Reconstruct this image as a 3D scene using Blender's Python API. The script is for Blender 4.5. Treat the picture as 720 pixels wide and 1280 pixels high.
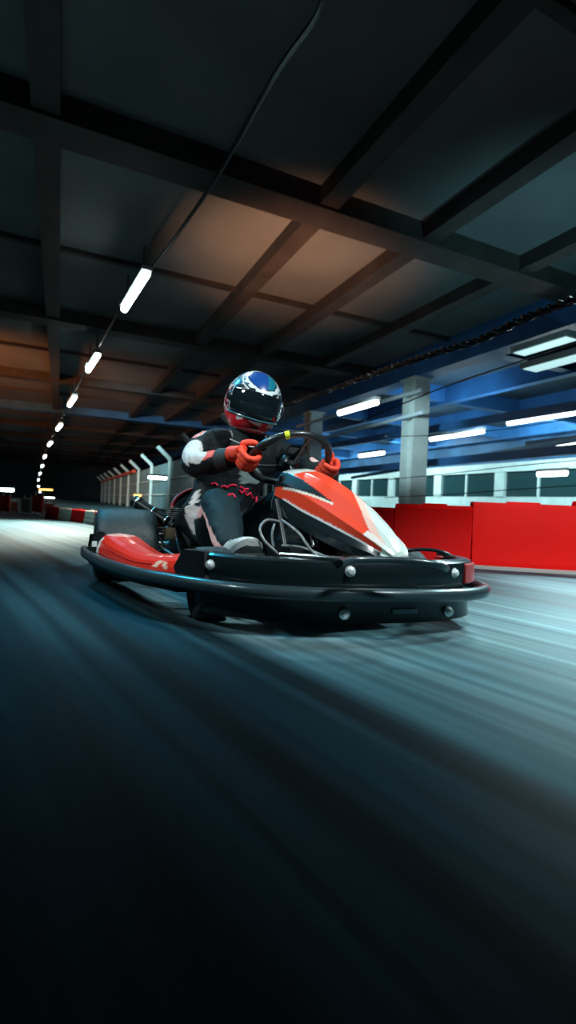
import bpy, bmesh, math, random
from mathutils import Vector as V, Matrix, noise
random.seed(4)
PI = math.pi
for o in list(bpy.data.objects): bpy.data.objects.remove(o)
C = bpy.context.scene.collection
S = bpy.context.scene

# ------------------------------------------------------------------ camera
FPX, YH, ROLL, CAMH = 620.0, 632.0, 0.044, 0.342
cam_d = bpy.data.cameras.new('camera'); cam = bpy.data.objects.new('camera', cam_d); C.objects.link(cam)
cam_d.sensor_fit = 'VERTICAL'; cam_d.sensor_height = 36; cam_d.lens = 36*FPX/1280
cam_d.clip_start = 0.02; cam_d.clip_end = 300
cam_d.shift_y = -(640-YH)/1280
cam.matrix_world = Matrix.Translation((0, 0, CAMH)) @ Matrix.Rotation(PI/2, 4, 'X') @ Matrix.Rotation(ROLL, 4, 'Z')
cam_d.dof.use_dof = True; cam_d.dof.focus_distance = 1.75; cam_d.dof.aperture_fstop = 2.4
S.camera = cam

# ------------------------------------------------------------------ world, exposure
w = bpy.data.worlds.new('world'); S.world = w; w.use_nodes = True
w.node_tree.nodes['Background'].inputs[0].default_value = (0.05, 0.6, 0.9, 1)
w.node_tree.nodes['Background'].inputs[1].default_value = 0.003
S.view_settings.view_transform = 'Standard'; S.view_settings.look = 'None'
S.view_settings.exposure = 0.0; S.view_settings.gamma = 1; S.view_settings.use_curve_mapping = False

# ------------------------------------------------------------------ spot lights added for kart, track, roof and fence; no fixtures
def add_light(kind, name, loc, target, energy, color, size=1.0, size_y=None, spot=None, blend=.6):
    d = bpy.data.lights.new(name, kind); d.energy = energy; d.color = color
    if kind == 'AREA':
        d.size = size
        if size_y: d.shape = 'RECTANGLE'; d.size_y = size_y
    else: d.shadow_soft_size = size
    if kind == 'SPOT': d.spot_size = spot; d.spot_blend = blend
    o = bpy.data.objects.new(name, d); C.objects.link(o); o.location = loc
    o.rotation_euler = (V(target)-V(loc)).to_track_quat('-Z', 'Y').to_euler()
    return o
HA = math.radians(24.8)
U = V((-math.sin(HA), math.cos(HA), 0)); W = V((math.cos(HA), math.sin(HA), 0))
def uv(u, v, z=0): return U*u + W*v + V((0, 0, z))
COOL = (.72, .95, 1.0); TEAL = (.45, .9, 1.0); WARM = (1.0, .42, .16)
add_light('SPOT', 'light_key_front', (1.5, .2, 2.6), (.04, 1.85, .46), 420, (.86, .98, 1), .16, spot=.62, blend=.45)
add_light('SPOT', 'light_key_left', (-2.0, .5, 2.3), (-.2, 1.9, .45), 230, (.80, .97, 1), .2, spot=.55, blend=.5)
add_light('SPOT', 'light_rear_rim', (-1.0, 3.7, 3.4), (-.12, 2.05, .4), 150, (.6, .95, 1), .25, spot=.46, blend=.7)
add_light('SPOT', 'light_floor_right', (3.4, 5.0, 3.4), (1.85, 2.15, 0), 2900, (.66, .97, 1), .3, spot=.50, blend=.9)
add_light('SPOT', 'light_floor_near', (2.5, 2.6, 2.4), (.80, 1.25, 0), 560, (.62, .96, 1), .2, spot=.42, blend=1)
add_light('SPOT', 'light_floor_left', (-3.2, 8.2, 3.4), (-3.0, 5.0, 0), 4600, (.92, 1, .88), .3, spot=.72, blend=1)
add_light('SPOT', 'light_floor_teal', (-2.6, 3.6, 3.4), (-.25, 1.75, 0), 340, (.03, .62, 1), .3, spot=.46, blend=1)
add_light('SPOT', 'light_warm_up', (-.6, 5.4, .5), (-.1, 7.4, 4.0), 900, (1, .47, .25), .3, spot=1.0, blend=1)
add_light('SPOT', 'light_warm_far', (-11, 9, 1.5), (-8.5, 16, 4.0), 2600, (1, .30, .07), .4, spot=1.6, blend=1)
add_light('SPOT', 'light_teal_up', (3.6, 3.9, .9), (2.9, 6.6, 4.0), 230, (.35, .9, 1), .3, spot=1.1, blend=1)
add_light('SPOT', 'light_fence', uv(12, .2, 3.2), uv(18, 2.8, .9), 2200, (.6, .97, 1), .3, spot=1.2, blend=1)
add_light('SPOT', 'light_column', (.6, 7.4, 2.2), (2.8, 11.6, 2.0), 750, COOL, .3, spot=.5, blend=.6)
add_light('SPOT', 'light_barrier', (2.2, .6, 2.7), (2.0, 3.2, .3), 420, (1, .85, .8), .15, spot=.75, blend=.9)

# ------------------------------------------------------------------ frames and helpers
def ray(px, py):
    a, b = px-360, py-YH; c, s = math.cos(ROLL), math.sin(ROLL)
    a, b = a*c+b*s, -a*s+b*c
    return V((a/FPX, 1, -b/FPX))
def at_depth(px, py, d): return V((0, 0, CAMH)) + ray(px, py)*d
def at_z(px, py, z): r = ray(px, py); return V((0, 0, CAMH)) + r*((z-CAMH)/r.z)
def at_v(px, py, v): r = ray(px, py); return V((0, 0, CAMH)) + r*(v/(r.dot(W)))

MATS = {}
def mat(name, col, rough=.5, metal=0, emit=None, es=0, bump=0, bscale=40, coat=0, var=0, vscale=6, alpha=None, spec=.5):
    if name in MATS: return MATS[name]
    m = bpy.data.materials.new(name); m.use_nodes = True; nt = m.node_tree; N = nt.nodes; L = nt.links
    b = N['Principled BSDF']; b.inputs['Roughness'].default_value = rough; b.inputs['Metallic'].default_value = metal
    b.inputs['Specular IOR Level'].default_value = spec
    b.inputs['Coat Weight'].default_value = coat; b.inputs['Coat Roughness'].default_value = .06
    tc = N.new('ShaderNodeTexCoord')
    if col == 'ATTR':
        a = N.new('ShaderNodeAttribute'); a.attribute_name = 'Col'; L.new(a.outputs['Color'], b.inputs['Base Color'])
    elif var:
        n = N.new('ShaderNodeTexNoise'); n.inputs['Scale'].default_value = vscale; n.inputs['Detail'].default_value = 5
        L.new(tc.outputs['Object'], n.inputs['Vector'])
        r = N.new('ShaderNodeValToRGB'); r.color_ramp.elements[0].position = .3; r.color_ramp.elements[1].position = .7
        r.color_ramp.elements[0].color = tuple(c*(1-var) for c in col)+(1,)
        r.color_ramp.elements[1].color = tuple(min(1, c*(1+var)) for c in col)+(1,)
        L.new(n.outputs['Fac'], r.inputs['Fac']); L.new(r.outputs['Color'], b.inputs['Base Color'])
    else: b.inputs['Base Color'].default_value = tuple(col)+(1,)
    if bump:
        n2 = N.new('ShaderNodeTexNoise'); n2.inputs['Scale'].default_value = bscale; n2.inputs['Detail'].default_value = 4
        L.new(tc.outputs['Object'], n2.inputs['Vector'])
        bp = N.new('ShaderNodeBump'); bp.inputs['Strength'].default_value = bump; bp.inputs['Distance'].default_value = .01
        L.new(n2.outputs['Fac'], bp.inputs['Height']); L.new(bp.outputs['Normal'], b.inputs['Normal'])
    if emit: b.inputs['Emission Color'].default_value = tuple(emit)+(1,); b.inputs['Emission Strength'].default_value = es
    if alpha is not None: b.inputs['Alpha'].default_value = alpha
    MATS[name] = m; return m

def obj(name, bm, m, parent=None, smooth=True, angle=40):
    me = bpy.data.meshes.new(name)
    bmesh.ops.recalc_face_normals(bm, faces=bm.faces)
    bm.to_mesh(me); bm.free()
    o = bpy.data.objects.new(name, me); C.objects.link(o)
    for x in (m if isinstance(m, (list, tuple)) else [m]): me.materials.append(x)
    if smooth:
        for p in me.polygons: p.use_smooth = True
        me.set_sharp_from_angle(angle=math.radians(angle))
    if parent: o.parent = parent
    return o
def empty(name, loc, rz, label, cat, group=None):
    o = bpy.data.objects.new(name, None); C.objects.link(o); o.location = loc; o.rotation_euler = (0, 0, rz)
    tag(o, label, cat, group); return o
def tag(o, label=None, cat=None, group=None, kind=None):
    if label: o['label'] = label
    if cat: o['category'] = cat
    if group: o['group'] = group
    if kind: o['kind'] = kind
    return o
def copy_tree(o, parent=None):
    c = o.copy(); C.objects.link(c)
    if parent: c.parent = parent
    for ch in list(o.children): copy_tree(ch, c)
    return c
def paint(o, fn):
    me = o.data; a = me.color_attributes.new('Col', 'FLOAT_COLOR', 'POINT')
    for i, v in enumerate(me.vertices):
        c = fn(v.co, v.normal); a.data[i].color = (c[0], c[1], c[2], 1)
# --- mesh building
def box(bm, c, s, M=None, bev=0):
    r = bmesh.ops.create_cube(bm, size=1); vs = r['verts']
    bmesh.ops.scale(bm, vec=s, verts=vs)
    if bev:
        es = list({e for v in vs for e in v.link_edges})
        g = bmesh.ops.bevel(bm, geom=es, offset=bev, segments=2, profile=.7, affect='EDGES')
        vs = list({v for v in g['verts']} | {v for v in vs if v.is_valid})
    if M is not None: bmesh.ops.transform(bm, matrix=M, verts=vs)
    bmesh.ops.translate(bm, vec=c, verts=vs)
def catmull(P, n, closed=False):
    P = [V(p) for p in P]; out = []; m = len(P)
    for i in range(m if closed else m-1):
        if closed: a, b, c, d = P[(i-1) % m], P[i], P[(i+1) % m], P[(i+2) % m]
        else: a, b, c, d = P[max(i-1, 0)], P[i], P[i+1], P[min(i+2, m-1)]
        for k in range(n):
            t = k/n
            out.append(.5*((2*b)+(c-a)*t+(2*a-5*b+4*c-d)*t*t+(3*b-a-3*c+d)*t**3))
    if not closed: out.append(P[-1])
    return out
def tube(bm, P, r, seg=12, n=8, closed=False, smooth=True, cap=True, prof=None):
    """sweep; r number or list per control point; prof optional list of (a,b) offsets with b along z-ish up"""
    if smooth and len(P) > 2: Q = catmull(P, n, closed)
    else: Q = [V(p) for p in P]
    m = len(Q)
    def rad(i):
        if not isinstance(r, (list, tuple)): return r
        t = i/(m-1)*(len(r)-1); k = min(int(t), len(r)-2); return r[k]*(1-(t-k))+r[k+1]*(t-k)
    rings = []; up = None
    for i, q in enumerate(Q):
        if closed: t = (Q[(i+1) % m]-Q[i-1]).normalized()
        else: t = (Q[min(i+1, m-1)]-Q[max(i-1, 0)]).normalized()
        if prof: up = V((0, 0, 1))
        elif up is None: up = V((0, 0, 1)) if abs(t.z) < .9 else V((1, 0, 0))
        s = t.cross(up).normalized(); up2 = s.cross(t).normalized()
        if not prof: up = up2
        if prof: rings.append([bm.verts.new(q+s*a*rad(i)+up2*b*rad(i)) for a, b in prof])
        else: rings.append([bm.verts.new(q+(s*math.cos(2*PI*k/seg)+up2*math.sin(2*PI*k/seg))*rad(i)) for k in range(seg)])
    k = len(rings[0])
    for i in range(m if closed else m-1):
        A, B = rings[i], rings[(i+1) % m]
        for j in range(k): bm.faces.new((A[j], A[(j+1) % k], B[(j+1) % k], B[j]))
    if not closed and cap:
        bm.faces.new(rings[0]); bm.faces.new(rings[-1][::-1])
def lathe(bm, prof, M=None, seg=32, cap=True):
    """prof: (radius, height) pairs, axis z"""
    rings = []
    for r, h in prof:
        vs = [V((r*math.cos(2*PI*k/seg), r*math.sin(2*PI*k/seg), h)) for k in range(seg)]
        rings.append([bm.verts.new(M @ v if M else v) for v in vs])
    for A, B in zip(rings, rings[1:]):
        for j in range(seg): bm.faces.new((A[j], A[(j+1) % seg], B[(j+1) % seg], B[j]))
    if cap: bm.faces.new(rings[0]); bm.faces.new(rings[-1][::-1])
def loft(bm, secs, cap=True, closed=True):
    R = [[bm.verts.new(V(p)) for p in s] for s in secs]; k = len(R[0])
    for A, B in zip(R, R[1:]):
        for j in range(k if closed else k-1): bm.faces.new((A[j], A[(j+1) % k], B[(j+1) % k], B[j]))
    if cap and closed: bm.faces.new(R[0]); bm.faces.new(R[-1][::-1])
def frame(p, z, x=None):
    z = V(z).normalized(); x = V(x) if x else (V((1, 0, 0)) if abs(z.x) < .9 else V((0, 1, 0)))
    y = z.cross(x).normalized(); x = y.cross(z)
    return Matrix.Translation(p) @ Matrix((x, y, z)).transposed().to_4x4()
def sphere(bm, c, r, s=(1, 1, 1), seg=16, M=None):
    T = Matrix.Translation(c) @ (M or Matrix()) @ Matrix.Diagonal((s[0], s[1], s[2], 1))
    bmesh.ops.create_uvsphere(bm, u_segments=seg, v_segments=seg//2, radius=r, matrix=T)
def skin_bm(chains, sub=2):
    """chains: list of point lists [(pos, radius)...]; points shared by identical position"""
    me = bpy.data.meshes.new('skin'); vs = []; rs = []; es = []; idx = {}
    for ch in chains:
        prev = None
        for p, r in ch:
            key = tuple(round(x, 4) for x in p)
            if key not in idx: idx[key] = len(vs); vs.append(tuple(p)); rs.append(r if isinstance(r, tuple) else (r, r))
            i = idx[key]
            if prev is not None: es.append((prev, i))
            prev = i
    me.from_pydata(vs, es, []); o = bpy.data.objects.new('skin', me); C.objects.link(o)
    md = o.modifiers.new('s', 'SKIN'); md.use_smooth_shade = True
    for i, r in enumerate(rs): me.skin_vertices[0].data[i].radius = r
    for v_ in me.skin_vertices[0].data: v_.use_root = False
    me.skin_vertices[0].data[0].use_root = True
    sb = o.modifiers.new('u', 'SUBSURF'); sb.levels = sub; sb.render_levels = sub
    dg = bpy.context.evaluated_depsgraph_get(); dg.update()
    out = bpy.data.meshes.new_from_object(o.evaluated_get(dg)); bm = bmesh.new(); bm.from_mesh(out)
    bpy.data.objects.remove(o); bpy.data.meshes.remove(out); bpy.data.meshes.remove(me)
    return bm
def merge(dst, src, M=None):
    me = bpy.data.meshes.new('t'); src.to_mesh(me); src.free()
    if M: me.transform(M)
    dst.from_mesh(me); bpy.data.meshes.remove(me)
def segdist(p, a, b):
    d = b-a; t = max(0, min(1, (p-a).dot(d)/max(d.length_squared, 1e-9))); return (p-(a+d*t)).length
def pldist(p, P): return min(segdist(p, V(a), V(b)) for a, b in zip(P, P[1:]))

# ------------------------------------------------------------------ structure: track floor
def track_material():
    m = bpy.data.materials.new('track_asphalt'); m.use_nodes = True; nt = m.node_tree; N = nt.nodes; L = nt.links
    b = N['Principled BSDF']; b.inputs['Specular IOR Level'].default_value = .16; tc = N.new('ShaderNodeTexCoord')
    def mapping(rot, sc, loc=(0, 0, 0)):
        mp = N.new('ShaderNodeMapping'); mp.vector_type = 'TEXTURE' if False else 'POINT'
        mp.inputs['Rotation'].default_value = (0, 0, rot); mp.inputs['Scale'].default_value = sc; mp.inputs['Location'].default_value = loc
        L.new(tc.outputs['Object'], mp.inputs['Vector']); return mp
    # gentle bend of the driving line
    mp = mapping(-HA, (1, 1, 1))
    sep = N.new('ShaderNodeSeparateXYZ'); L.new(mp.outputs['Vector'], sep.inputs[0])
    def math_(op, a, b_=None, v=None):
        n = N.new('ShaderNodeMath'); n.operation = op
        L.new(a, n.inputs[0]) if hasattr(a, 'node') else setattr(n.inputs[0], 'default_value', a)
        if b_ is not None:
            L.new(b_, n.inputs[1]) if hasattr(b_, 'node') else setattr(n.inputs[1], 'default_value', b_)
        return n.outputs[0]
    x, y = sep.outputs[0], sep.outputs[1]      # x across, y along
    bend = math_('ADD', math_('MULTIPLY', y, .20), math_('MULTIPLY', math_('MULTIPLY', y, y), .006))
    xb = math_('ADD', x, bend)
    def streak(sx, sy, off, detail=3):
        cb = N.new('ShaderNodeCombineXYZ'); L.new(math_('MULTIPLY', xb, sx), cb.inputs[0]); L.new(math_('MULTIPLY', y, sy), cb.inputs[1]); cb.inputs[2].default_value = off
        n = N.new('ShaderNodeTexNoise'); n.inputs['Scale'].default_value = 1; n.inputs['Detail'].default_value = detail
        L.new(cb.outputs[0], n.inputs['Vector']); return n.outputs['Fac']
    def ramp(f, p0, p1, c0, c1):
        r = N.new('ShaderNodeValToRGB'); e = r.color_ramp.elements; e[0].position = p0; e[1].position = p1; e[0].color = c0+(1,); e[1].color = c1+(1,)
        L.new(f, r.inputs[0]); return r.outputs[0]
    def mix(t, a, b_, f):
        n = N.new('ShaderNodeMix'); n.data_type = 'RGBA'; n.blend_type = t
        if hasattr(f, 'node'): L.new(f, n.inputs[0])
        else: n.inputs[0].default_value = f
        L.new(a, n.inputs[6]); L.new(b_, n.inputs[7]); return n.outputs[2]
    broad = ramp(streak(2.6, .16, 1.0), .36, .66, (.022, .13, .165), (.38, .56, .57))
    mid = ramp(streak(9, .3, 4.0), .35, .68, (.30, .34, .38), (1, 1, 1))
    fine = ramp(streak(34, .7, 9.0, 5), .34, .64, (.42, .48, .52), (1, 1, 1))
    col = mix('MULTIPLY', broad, mid, .85); col = mix('MULTIPLY', col, fine, .8)
    # dark rubber bands along the driving line; the floor's lit right side painted paler
    wob = math_('MULTIPLY', math_('SUBTRACT', streak(1.3, .5, 7.0, 2), .5), .10)
    xr = N.new('ShaderNodeMapRange'); L.new(math_('ADD', xb, wob), xr.inputs[0]); xr.inputs[1].default_value = -.5; xr.inputs[2].default_value = 2.0
    rb_ = N.new('ShaderNodeValToRGB'); el = rb_.color_ramp.elements
    st = [(-.5, .75), (-.1, .5), (.05, .55), (.12, .28), (.2, .22), (.27, .55), (.30, .25), (.35, .5), (.385, .10), (.41, .12), (.44, .55), (.52, .62), (.565, .55), (.59, .09), (.635, .10), (.68, .8), (.82, 1), (.90, .95), (.925, .5), (.95, 1), (1.38, 1), (1.40, .45), (1.42, 1), (1.54, 1), (1.56, .55), (1.59, 1), (1.9, .8)]
    for i, (p, g_) in enumerate(st):
        e_ = el[i] if i < 2 else el.new((p+.5)/2.5)
        e_.position = (p+.5)/2.5; e_.color = (g_*(.12+.88*g_), g_*(.72+.28*g_), g_, 1)
    L.new(xr.outputs[0], rb_.inputs[0]); col = mix('MULTIPLY', col, rb_.outputs[0], .92)
    n = N.new('ShaderNodeTexNoise'); n.inputs['Scale'].default_value = 1.1; n.inputs['Detail'].default_value = 3; L.new(tc.outputs['Object'], n.inputs['Vector'])
    col = mix('MULTIPLY', col, ramp(n.outputs['Fac'], .3, .65, (.55, .6, .65), (1, 1, 1)), .7)
    L.new(col, b.inputs['Base Color'])
    rr = N.new('ShaderNodeMapRange'); L.new(streak(12, .3, 2.0), rr.inputs[0]); rr.inputs[3].default_value = .42; rr.inputs[4].default_value = .7
    L.new(rr.outputs[0], b.inputs['Roughness'])
    g = N.new('ShaderNodeTexNoise'); g.inputs['Scale'].default_value = 160; g.inputs['Detail'].default_value = 3; L.new(tc.outputs['Object'], g.inputs['Vector'])
    bp = N.new('ShaderNodeBump'); bp.inputs['Strength'].default_value = .25; bp.inputs['Distance'].default_value = .004
    L.new(g.outputs['Fac'], bp.inputs['Height']); L.new(bp.outputs['Normal'], b.inputs['Normal'])
    return m
def struct(name, bm, m, **k): o = obj(name, bm, m, **k); o['kind'] = 'structure'; return o
def slab(name, u0, u1, v0, v1, z0, z1, m):
    bm = bmesh.new(); P = [uv(u0, v0), uv(u1, v0), uv(u1, v1), uv(u0, v1)]
    loft(bm, [[p+V((0, 0, z)) for p in P] for z in (z0, z1)]); return struct(name, bm, m, smooth=False)
U0, U1, V0, V1 = -4, 62, -12, 18
slab('floor', U0, U1, V0, V1, -.1, 0, track_material())
m_ceil = mat('ceiling_sheet', (.15, .16, .165), .75, var=.25, vscale=.6, bump=.2, bscale=3)
m_ceilb = mat('ceiling_sheet_blue', (.03, .055, .08), .6, var=.3, vscale=.5)
slab('ceiling', U0, U1, V0, 7.7, 4.05, 4.15, m_ceil)
slab('ceiling', U0, U1, 7.7, V1, 4.05, 4.15, m_ceilb)
m_wall = mat('wall_grey', (.10, .13, .15), .8, var=.3, vscale=.7)
slab('wall_left', U0, U1, V0-.2, V0, 0, 4.15, m_wall)
slab('wall_far', U1, U1+.2, V0, V1, 0, 4.15, m_wall)
slab('wall_near', U0-.2, U0, V0, V1, 0, 4.15, m_wall)
# right wall: white plinth, dark glazing, white rail, blue cladding
m_white = mat('wall_white', (.62, .78, .78), .6, var=.12, vscale=2)
m_blue = mat('steel_blue', (.03, .14, .36), .42, var=.25, vscale=1.5)
m_beam = mat('beam_dark', (.045, .036, .034), .6, var=.3, vscale=3)
slab('wall_right', U0, U1, V1, V1+.2, 0, 4.15, mat('wall_cladding_blue', (.035, .12, .26), .6, var=.4, vscale=.8))
# beams of the roof
nt_ = [0]
def beam(u0, u1, v0, v1, z0, z1, m):
    nt_[0] += 1; slab('trim_%d' % nt_[0], u0, u1, v0, v1, z0, z1, m)
for v in (-9.6, -6.6, -3.6, -.25, 2.72, 4.22, 5.94):
    beam(U0, U1, v-.12, v+.12, 3.84, 4.05, m_beam)
beam(U0, U1, 7.35, 7.75, 3.45, 4.05, m_blue)
for u in (22.7,):
    beam(u-.25, u+.25, V0, 7.35, 3.75, 4.05, m_blue)  # blue light falling on this beam, painted in as its colour
for u in (-.4, 5.3, 11.1, 16.9, 28.5, 34.3, 40.1, 46, 52, 58):
    beam(u-.20, u+.20, V0, 7.35, 3.8, 4.05, m_beam)
for u in (2.5, 8.2, 14, 19.8, 25.6):
    beam(u-.05, u+.05, V0, 7.35, 3.98, 4.05, m_beam)
for u in (7.5, 11.5, 15.5, 19.5, 23.5, 27.5, 31.5, 35.5):
    beam(u-.12, u+.12, 7.75, V1, 3.6, 4.05, m_blue)
for v in (10.3, 13.4, 17.0):
    beam(U0, U1, v-.12, v+.12, 3.55, 4.05, m_blue)
# right wall dressing
bm = bmesh.new()
def wbox(bm, u0, u1, v0, v1, z0, z1):
    P = [uv(u0, v0), uv(u1, v0), uv(u1, v1), uv(u0, v1)]; loft(bm, [[p+V((0, 0, z)) for p in P] for z in (z0, z1)])
wbox(bm, U0, U1, V1-.12, V1, 0, 1.15); nt_[0] += 1; struct('trim_%d' % nt_[0], bm, m_white, smooth=False)
bm = bmesh.new(); wbox(bm, U0, U1, V1-.25, V1, 2.25, 2.65); nt_[0] += 1; struct('trim_%d' % nt_[0], bm, m_white, smooth=False)
m_glass = mat('window_dark_glass', (.02, .06, .07), .12)
for k, u in enumerate(range(0, 48, 4)):
    o = slab('window_%d' % (k+1), u+.5, u+3.9, V1-.05, V1-.01, 1.15, 2.25, m_glass)
    f = bmesh.new()
    for a in (u+.42, u+2.2): wbox(f, a-.0, a+.1, V1-.12, V1-.04, 1.15, 2.25)
    obj('window_frame', f, m_white, o, smooth=False)
    nt_[0] += 1; bm = bmesh.new(); wbox(bm, u-.1, u+.42, V1-.2, V1, 1.15, 2.25); struct('trim_%d' % nt_[0], bm, m_white, smooth=False)

# ------------------------------------------------------------------ columns
m_col = mat('column_paint', (.55, .68, .68), .6, var=.15, vscale=2)
def column(u, label):
    p = uv(u, 7.55); bm = bmesh.new(); s = .22
    # H-section steel column
    prof = [(-s, -s), (s, -s), (s, -s+.05), (.04, -s+.05), (.04, s-.05), (s, s-.05), (s, s), (-s, s), (-s, s-.05), (-.04, s-.05), (-.04, -s+.05), (-s, -s+.05)]
    R = Matrix.Rotation(HA, 3, 'Z')
    r = empty('steel_column', p, HA, label, 'column', None)
    loft(bm, [[(a, b, z) for a, b in prof] for z in (.02, 3.45)]); obj('column_shaft', bm, m_col, r, smooth=False)
    bm = bmesh.new(); box(bm, (0, 0, .01), (.62, .62, .02)); obj('base_plate', bm, m_col, r, smooth=False)
    bm = bmesh.new(); box(bm, (0, 0, 3.43), (.56, .56, .04)); obj('cap_plate', bm, m_col, r, smooth=False)
column(9.4, 'large pale steel column standing behind the red barrier, right of the kart')
column(14.6, 'slimmer looking far pale column just right of the driver\'s left glove')
column(22.0, 'farthest pale column, mostly hidden behind the driver')

# ------------------------------------------------------------------ tube lamps
m_tube = mat('lamp_tube_lit', (1, 1, 1), .4, emit=(.86, 1, .98), es=9)
m_tubew = mat('lamp_tube_warm', (1, .6, .3), .4, emit=(1, .42, .10), es=5)
m_house = mat('lamp_housing', (.35, .4, .42), .5)
def tube_lamp(p, d, length, wid, label, group=None, warm=False, name='tube_lamp', top=None):
    rz = math.atan2(d.y, d.x); r = empty(name, p, rz, label, 'lamp', group)
    bm = bmesh.new(); box(bm, (0, 0, wid*.55), (length*1.03, wid*1.1, wid*.5), bev=wid*.1); obj('housing', bm, m_house, r)
    bm = bmesh.new(); tube(bm, [(-length/2, 0, 0), (length/2, 0, 0)], wid*.42, seg=12, smooth=False); obj('tube', bm, m_tubew if warm else m_tube, r)
    if top:
        for s in (-1, 1):
            bm = bmesh.new(); tube(bm, [(s*length*.36, 0, wid*.7), (s*length*.36, 0, top-p.z)], .012, seg=6, smooth=False); obj('hanger', bm, m_beam, r)
    return r
ords = ['nearest', 'second', 'third', 'fourth', 'fifth', 'sixth', 'seventh', 'eighth', 'ninth', 'tenth', 'eleventh', 'twelfth', 'thirteenth']
LP = [(168, 366, 7.35, 1.5), (116, 454, 11.0, 1.5), (90, 502, 14.6, 1.5), (74, 534, 18.2, 1.5), (62.5, 555, 21.8, 1.5), (56, 571, 25.4, 1.5), (53, 582.5, 29, 1.5), (50, 592, 32.6, 1.5),
      (48, 600, 36.2, 1.5), (48, 608, 39.8, 1.5), (50, 615, 43.4, 1.6)]
for i, (px, py, d, ln) in enumerate(LP):
    p = at_depth(px, py, d)
    a = at_depth(LP[max(i-1, 0)][0], LP[max(i-1, 0)][1], LP[max(i-1, 0)][2]); b = at_depth(*LP[min(i+1, len(LP)-1)][:3])
    tube_lamp(p, V((b.x-a.x, b.y-a.y, 0)), ln, .13, '%s lit tube lamp of the long left row, counting away from the camera' % ords[i], None, top=3.86)
for i, (px, py) in enumerate([(62, 622), (72, 625), (83, 627)]):
    p = at_depth(px, py, 44.5); tube_lamp(p, V((1, .1, 0)), .85, .1, 'tiny far lamp past the left lamp row, %s of three from left' % ['first', 'second', 'third'][i])
tube_lamp(at_depth(57.5, 612, 34), V((1, .1, 0)), .85, .12, 'small orange lamp glowing far down the hall on the left', warm=True)
tube_lamp(at_depth(172, 619, 13), V((1, .1, 0)), .18, .07, 'small orange lamp seen through the fence just above the rear tyre', warm=True)
RL = [(446, 510, 10.5, 1.45, .14, 'white tube lamp high on the right, nearest the driver\'s helmet'),
      (569, 544.5, 14.5, 2.1, .15, 'white tube lamp just right of the large pale column'),
      (676, 522.5, 12.5, 2.0, .16, 'white tube lamp near the right edge, above the wide bright lamp'),
      (464, 568, 18, 1.5, .16, 'lowest and smallest white tube lamp between the nose fairing and the column'),
      (706, 558, 11.5, 1.9, .26, 'wide bright white lamp cut by the right edge of the picture'),
      (690, 592, 12.0, .75, .16, 'short white lamp just above the red barrier at the far right')]
for px, py, d, ln, wd, lb in RL: tube_lamp(at_depth(px, py, d), U, ln, wd, lb)
m_panel = mat('light_panel_pale', (.8, 1, 1), .4, emit=(.55, .9, .92), es=.9)
def panel_lamp(px, py, v, ln, wd, lb):
    p = at_v(px, py, v); r = empty('light_panel', p, math.atan2(U.y, U.x), lb, 'lamp')
    bm = bmesh.new(); box(bm, (0, 0, .05), (ln+.08, wd+.08, .1), bev=.02); obj('housing', bm, m_house, r)
    bm = bmesh.new(); box(bm, (0, 0, -.006), (ln, wd, .012)); obj('diffuser', bm, m_panel, r)
panel_lamp(680, 433, 7.0, .95, .26, 'upper of the two pale light panels at the right edge')
panel_lamp(702, 452, 7.0, 1.15, .30, 'lower of the two pale light panels at the right edge')
# added area lights without fixtures, brightening the right bay's steel and wall
for u, v in ((10, 9.5), (14, 11.5), (20, 10), (12, 15.5), (24, 14)):
    add_light('AREA', 'light_bay_fill', uv(u, v, 2.6), uv(u+.5, v+.5, 4.0), 50, (.55, .85, 1), 2.0, .3)
for u, v in ((12, 14), (20, 14), (28, 14)):
    add_light('AREA', 'light_bay_wall', uv(u, v, 3.3), uv(u+1, V1, 1.6), 260, (.7, 1, .98), 2.0, .4)

# pale service pipes hung along the right bay
m_pipe = mat('pipe_pale', (.55, .75, .85), .3)
def pipe(a, b, r, lb):
    bm = bmesh.new(); m0 = (a+b)/2; tube(bm, [a, (a*2+b)/3, (a+b*2)/3, b], r, seg=12, smooth=False); o = obj('service_pipe', bm, m_pipe); tag(o, lb, 'pipe'); return o
pipe(at_v(372, 533, 7.2), at_v(528, 487, 7.2), .05, 'upper pale pipe running under the blue girder toward the large column')
pipe(at_v(385, 553, 7.2), at_v(530, 515, 7.2), .045, 'middle pale pipe running below the other toward the large column')
pipe(at_v(440, 597, 9.0), at_v(730, 548, 9.0), .055, 'long pale rail crossing behind the large column above the red barrier')
for k, (y0, y1) in enumerate(((592, 560), (560, 505))):
    bm = bmesh.new(); a = at_v(395, y0, 8.6); b = at_v(735, y1, 8.6)
    tube(bm, [a, (a+b)/2, b], 1, smooth=False, prof=[(-.05, -.09), (.05, -.09), (.05, .09), (-.05, .09)])
    tag(obj('blue_rail', bm, m_blue), ['lower blue steel rail behind the large column', 'upper blue steel rail behind the large column'][k], 'rail')

# black cables and net wires over the barrier on the right
m_cable = mat('cable_black', (.012, .014, .016), .35, coat=.5)
def cable(name, P, r, lb, cat='cable', v=3.6, twist=False):
    Q = [at_v(x, y, v) for x, y in P]; bm = bmesh.new()
    if twist:
        R = catmull(Q, 24)
        for ph in (0, PI):
            T = [];
            for i, q in enumerate(R): T.append(q+V((math.cos(i*.9+ph)*r*.8, 0, math.sin(i*.9+ph)*r*.8)))
            tube(bm, T, r*.9, seg=8, smooth=False)
    else: tube(bm, Q, r, seg=8, n=8)
    return tag(obj(name, bm, m_cable), lb, cat)
cable('twisted_cable', [(352, 508), (400, 492), (440, 477), (490, 459), (545, 441), (600, 424), (660, 396), (735, 368)], .025, 'thick twisted black cable sweeping up to the right edge', twist=True)
cable('net_wire', [(440, 530), (500, 506), (560, 482), (640, 455), (735, 424)], .008, 'thinner black wire below the thick twisted cable')
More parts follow.
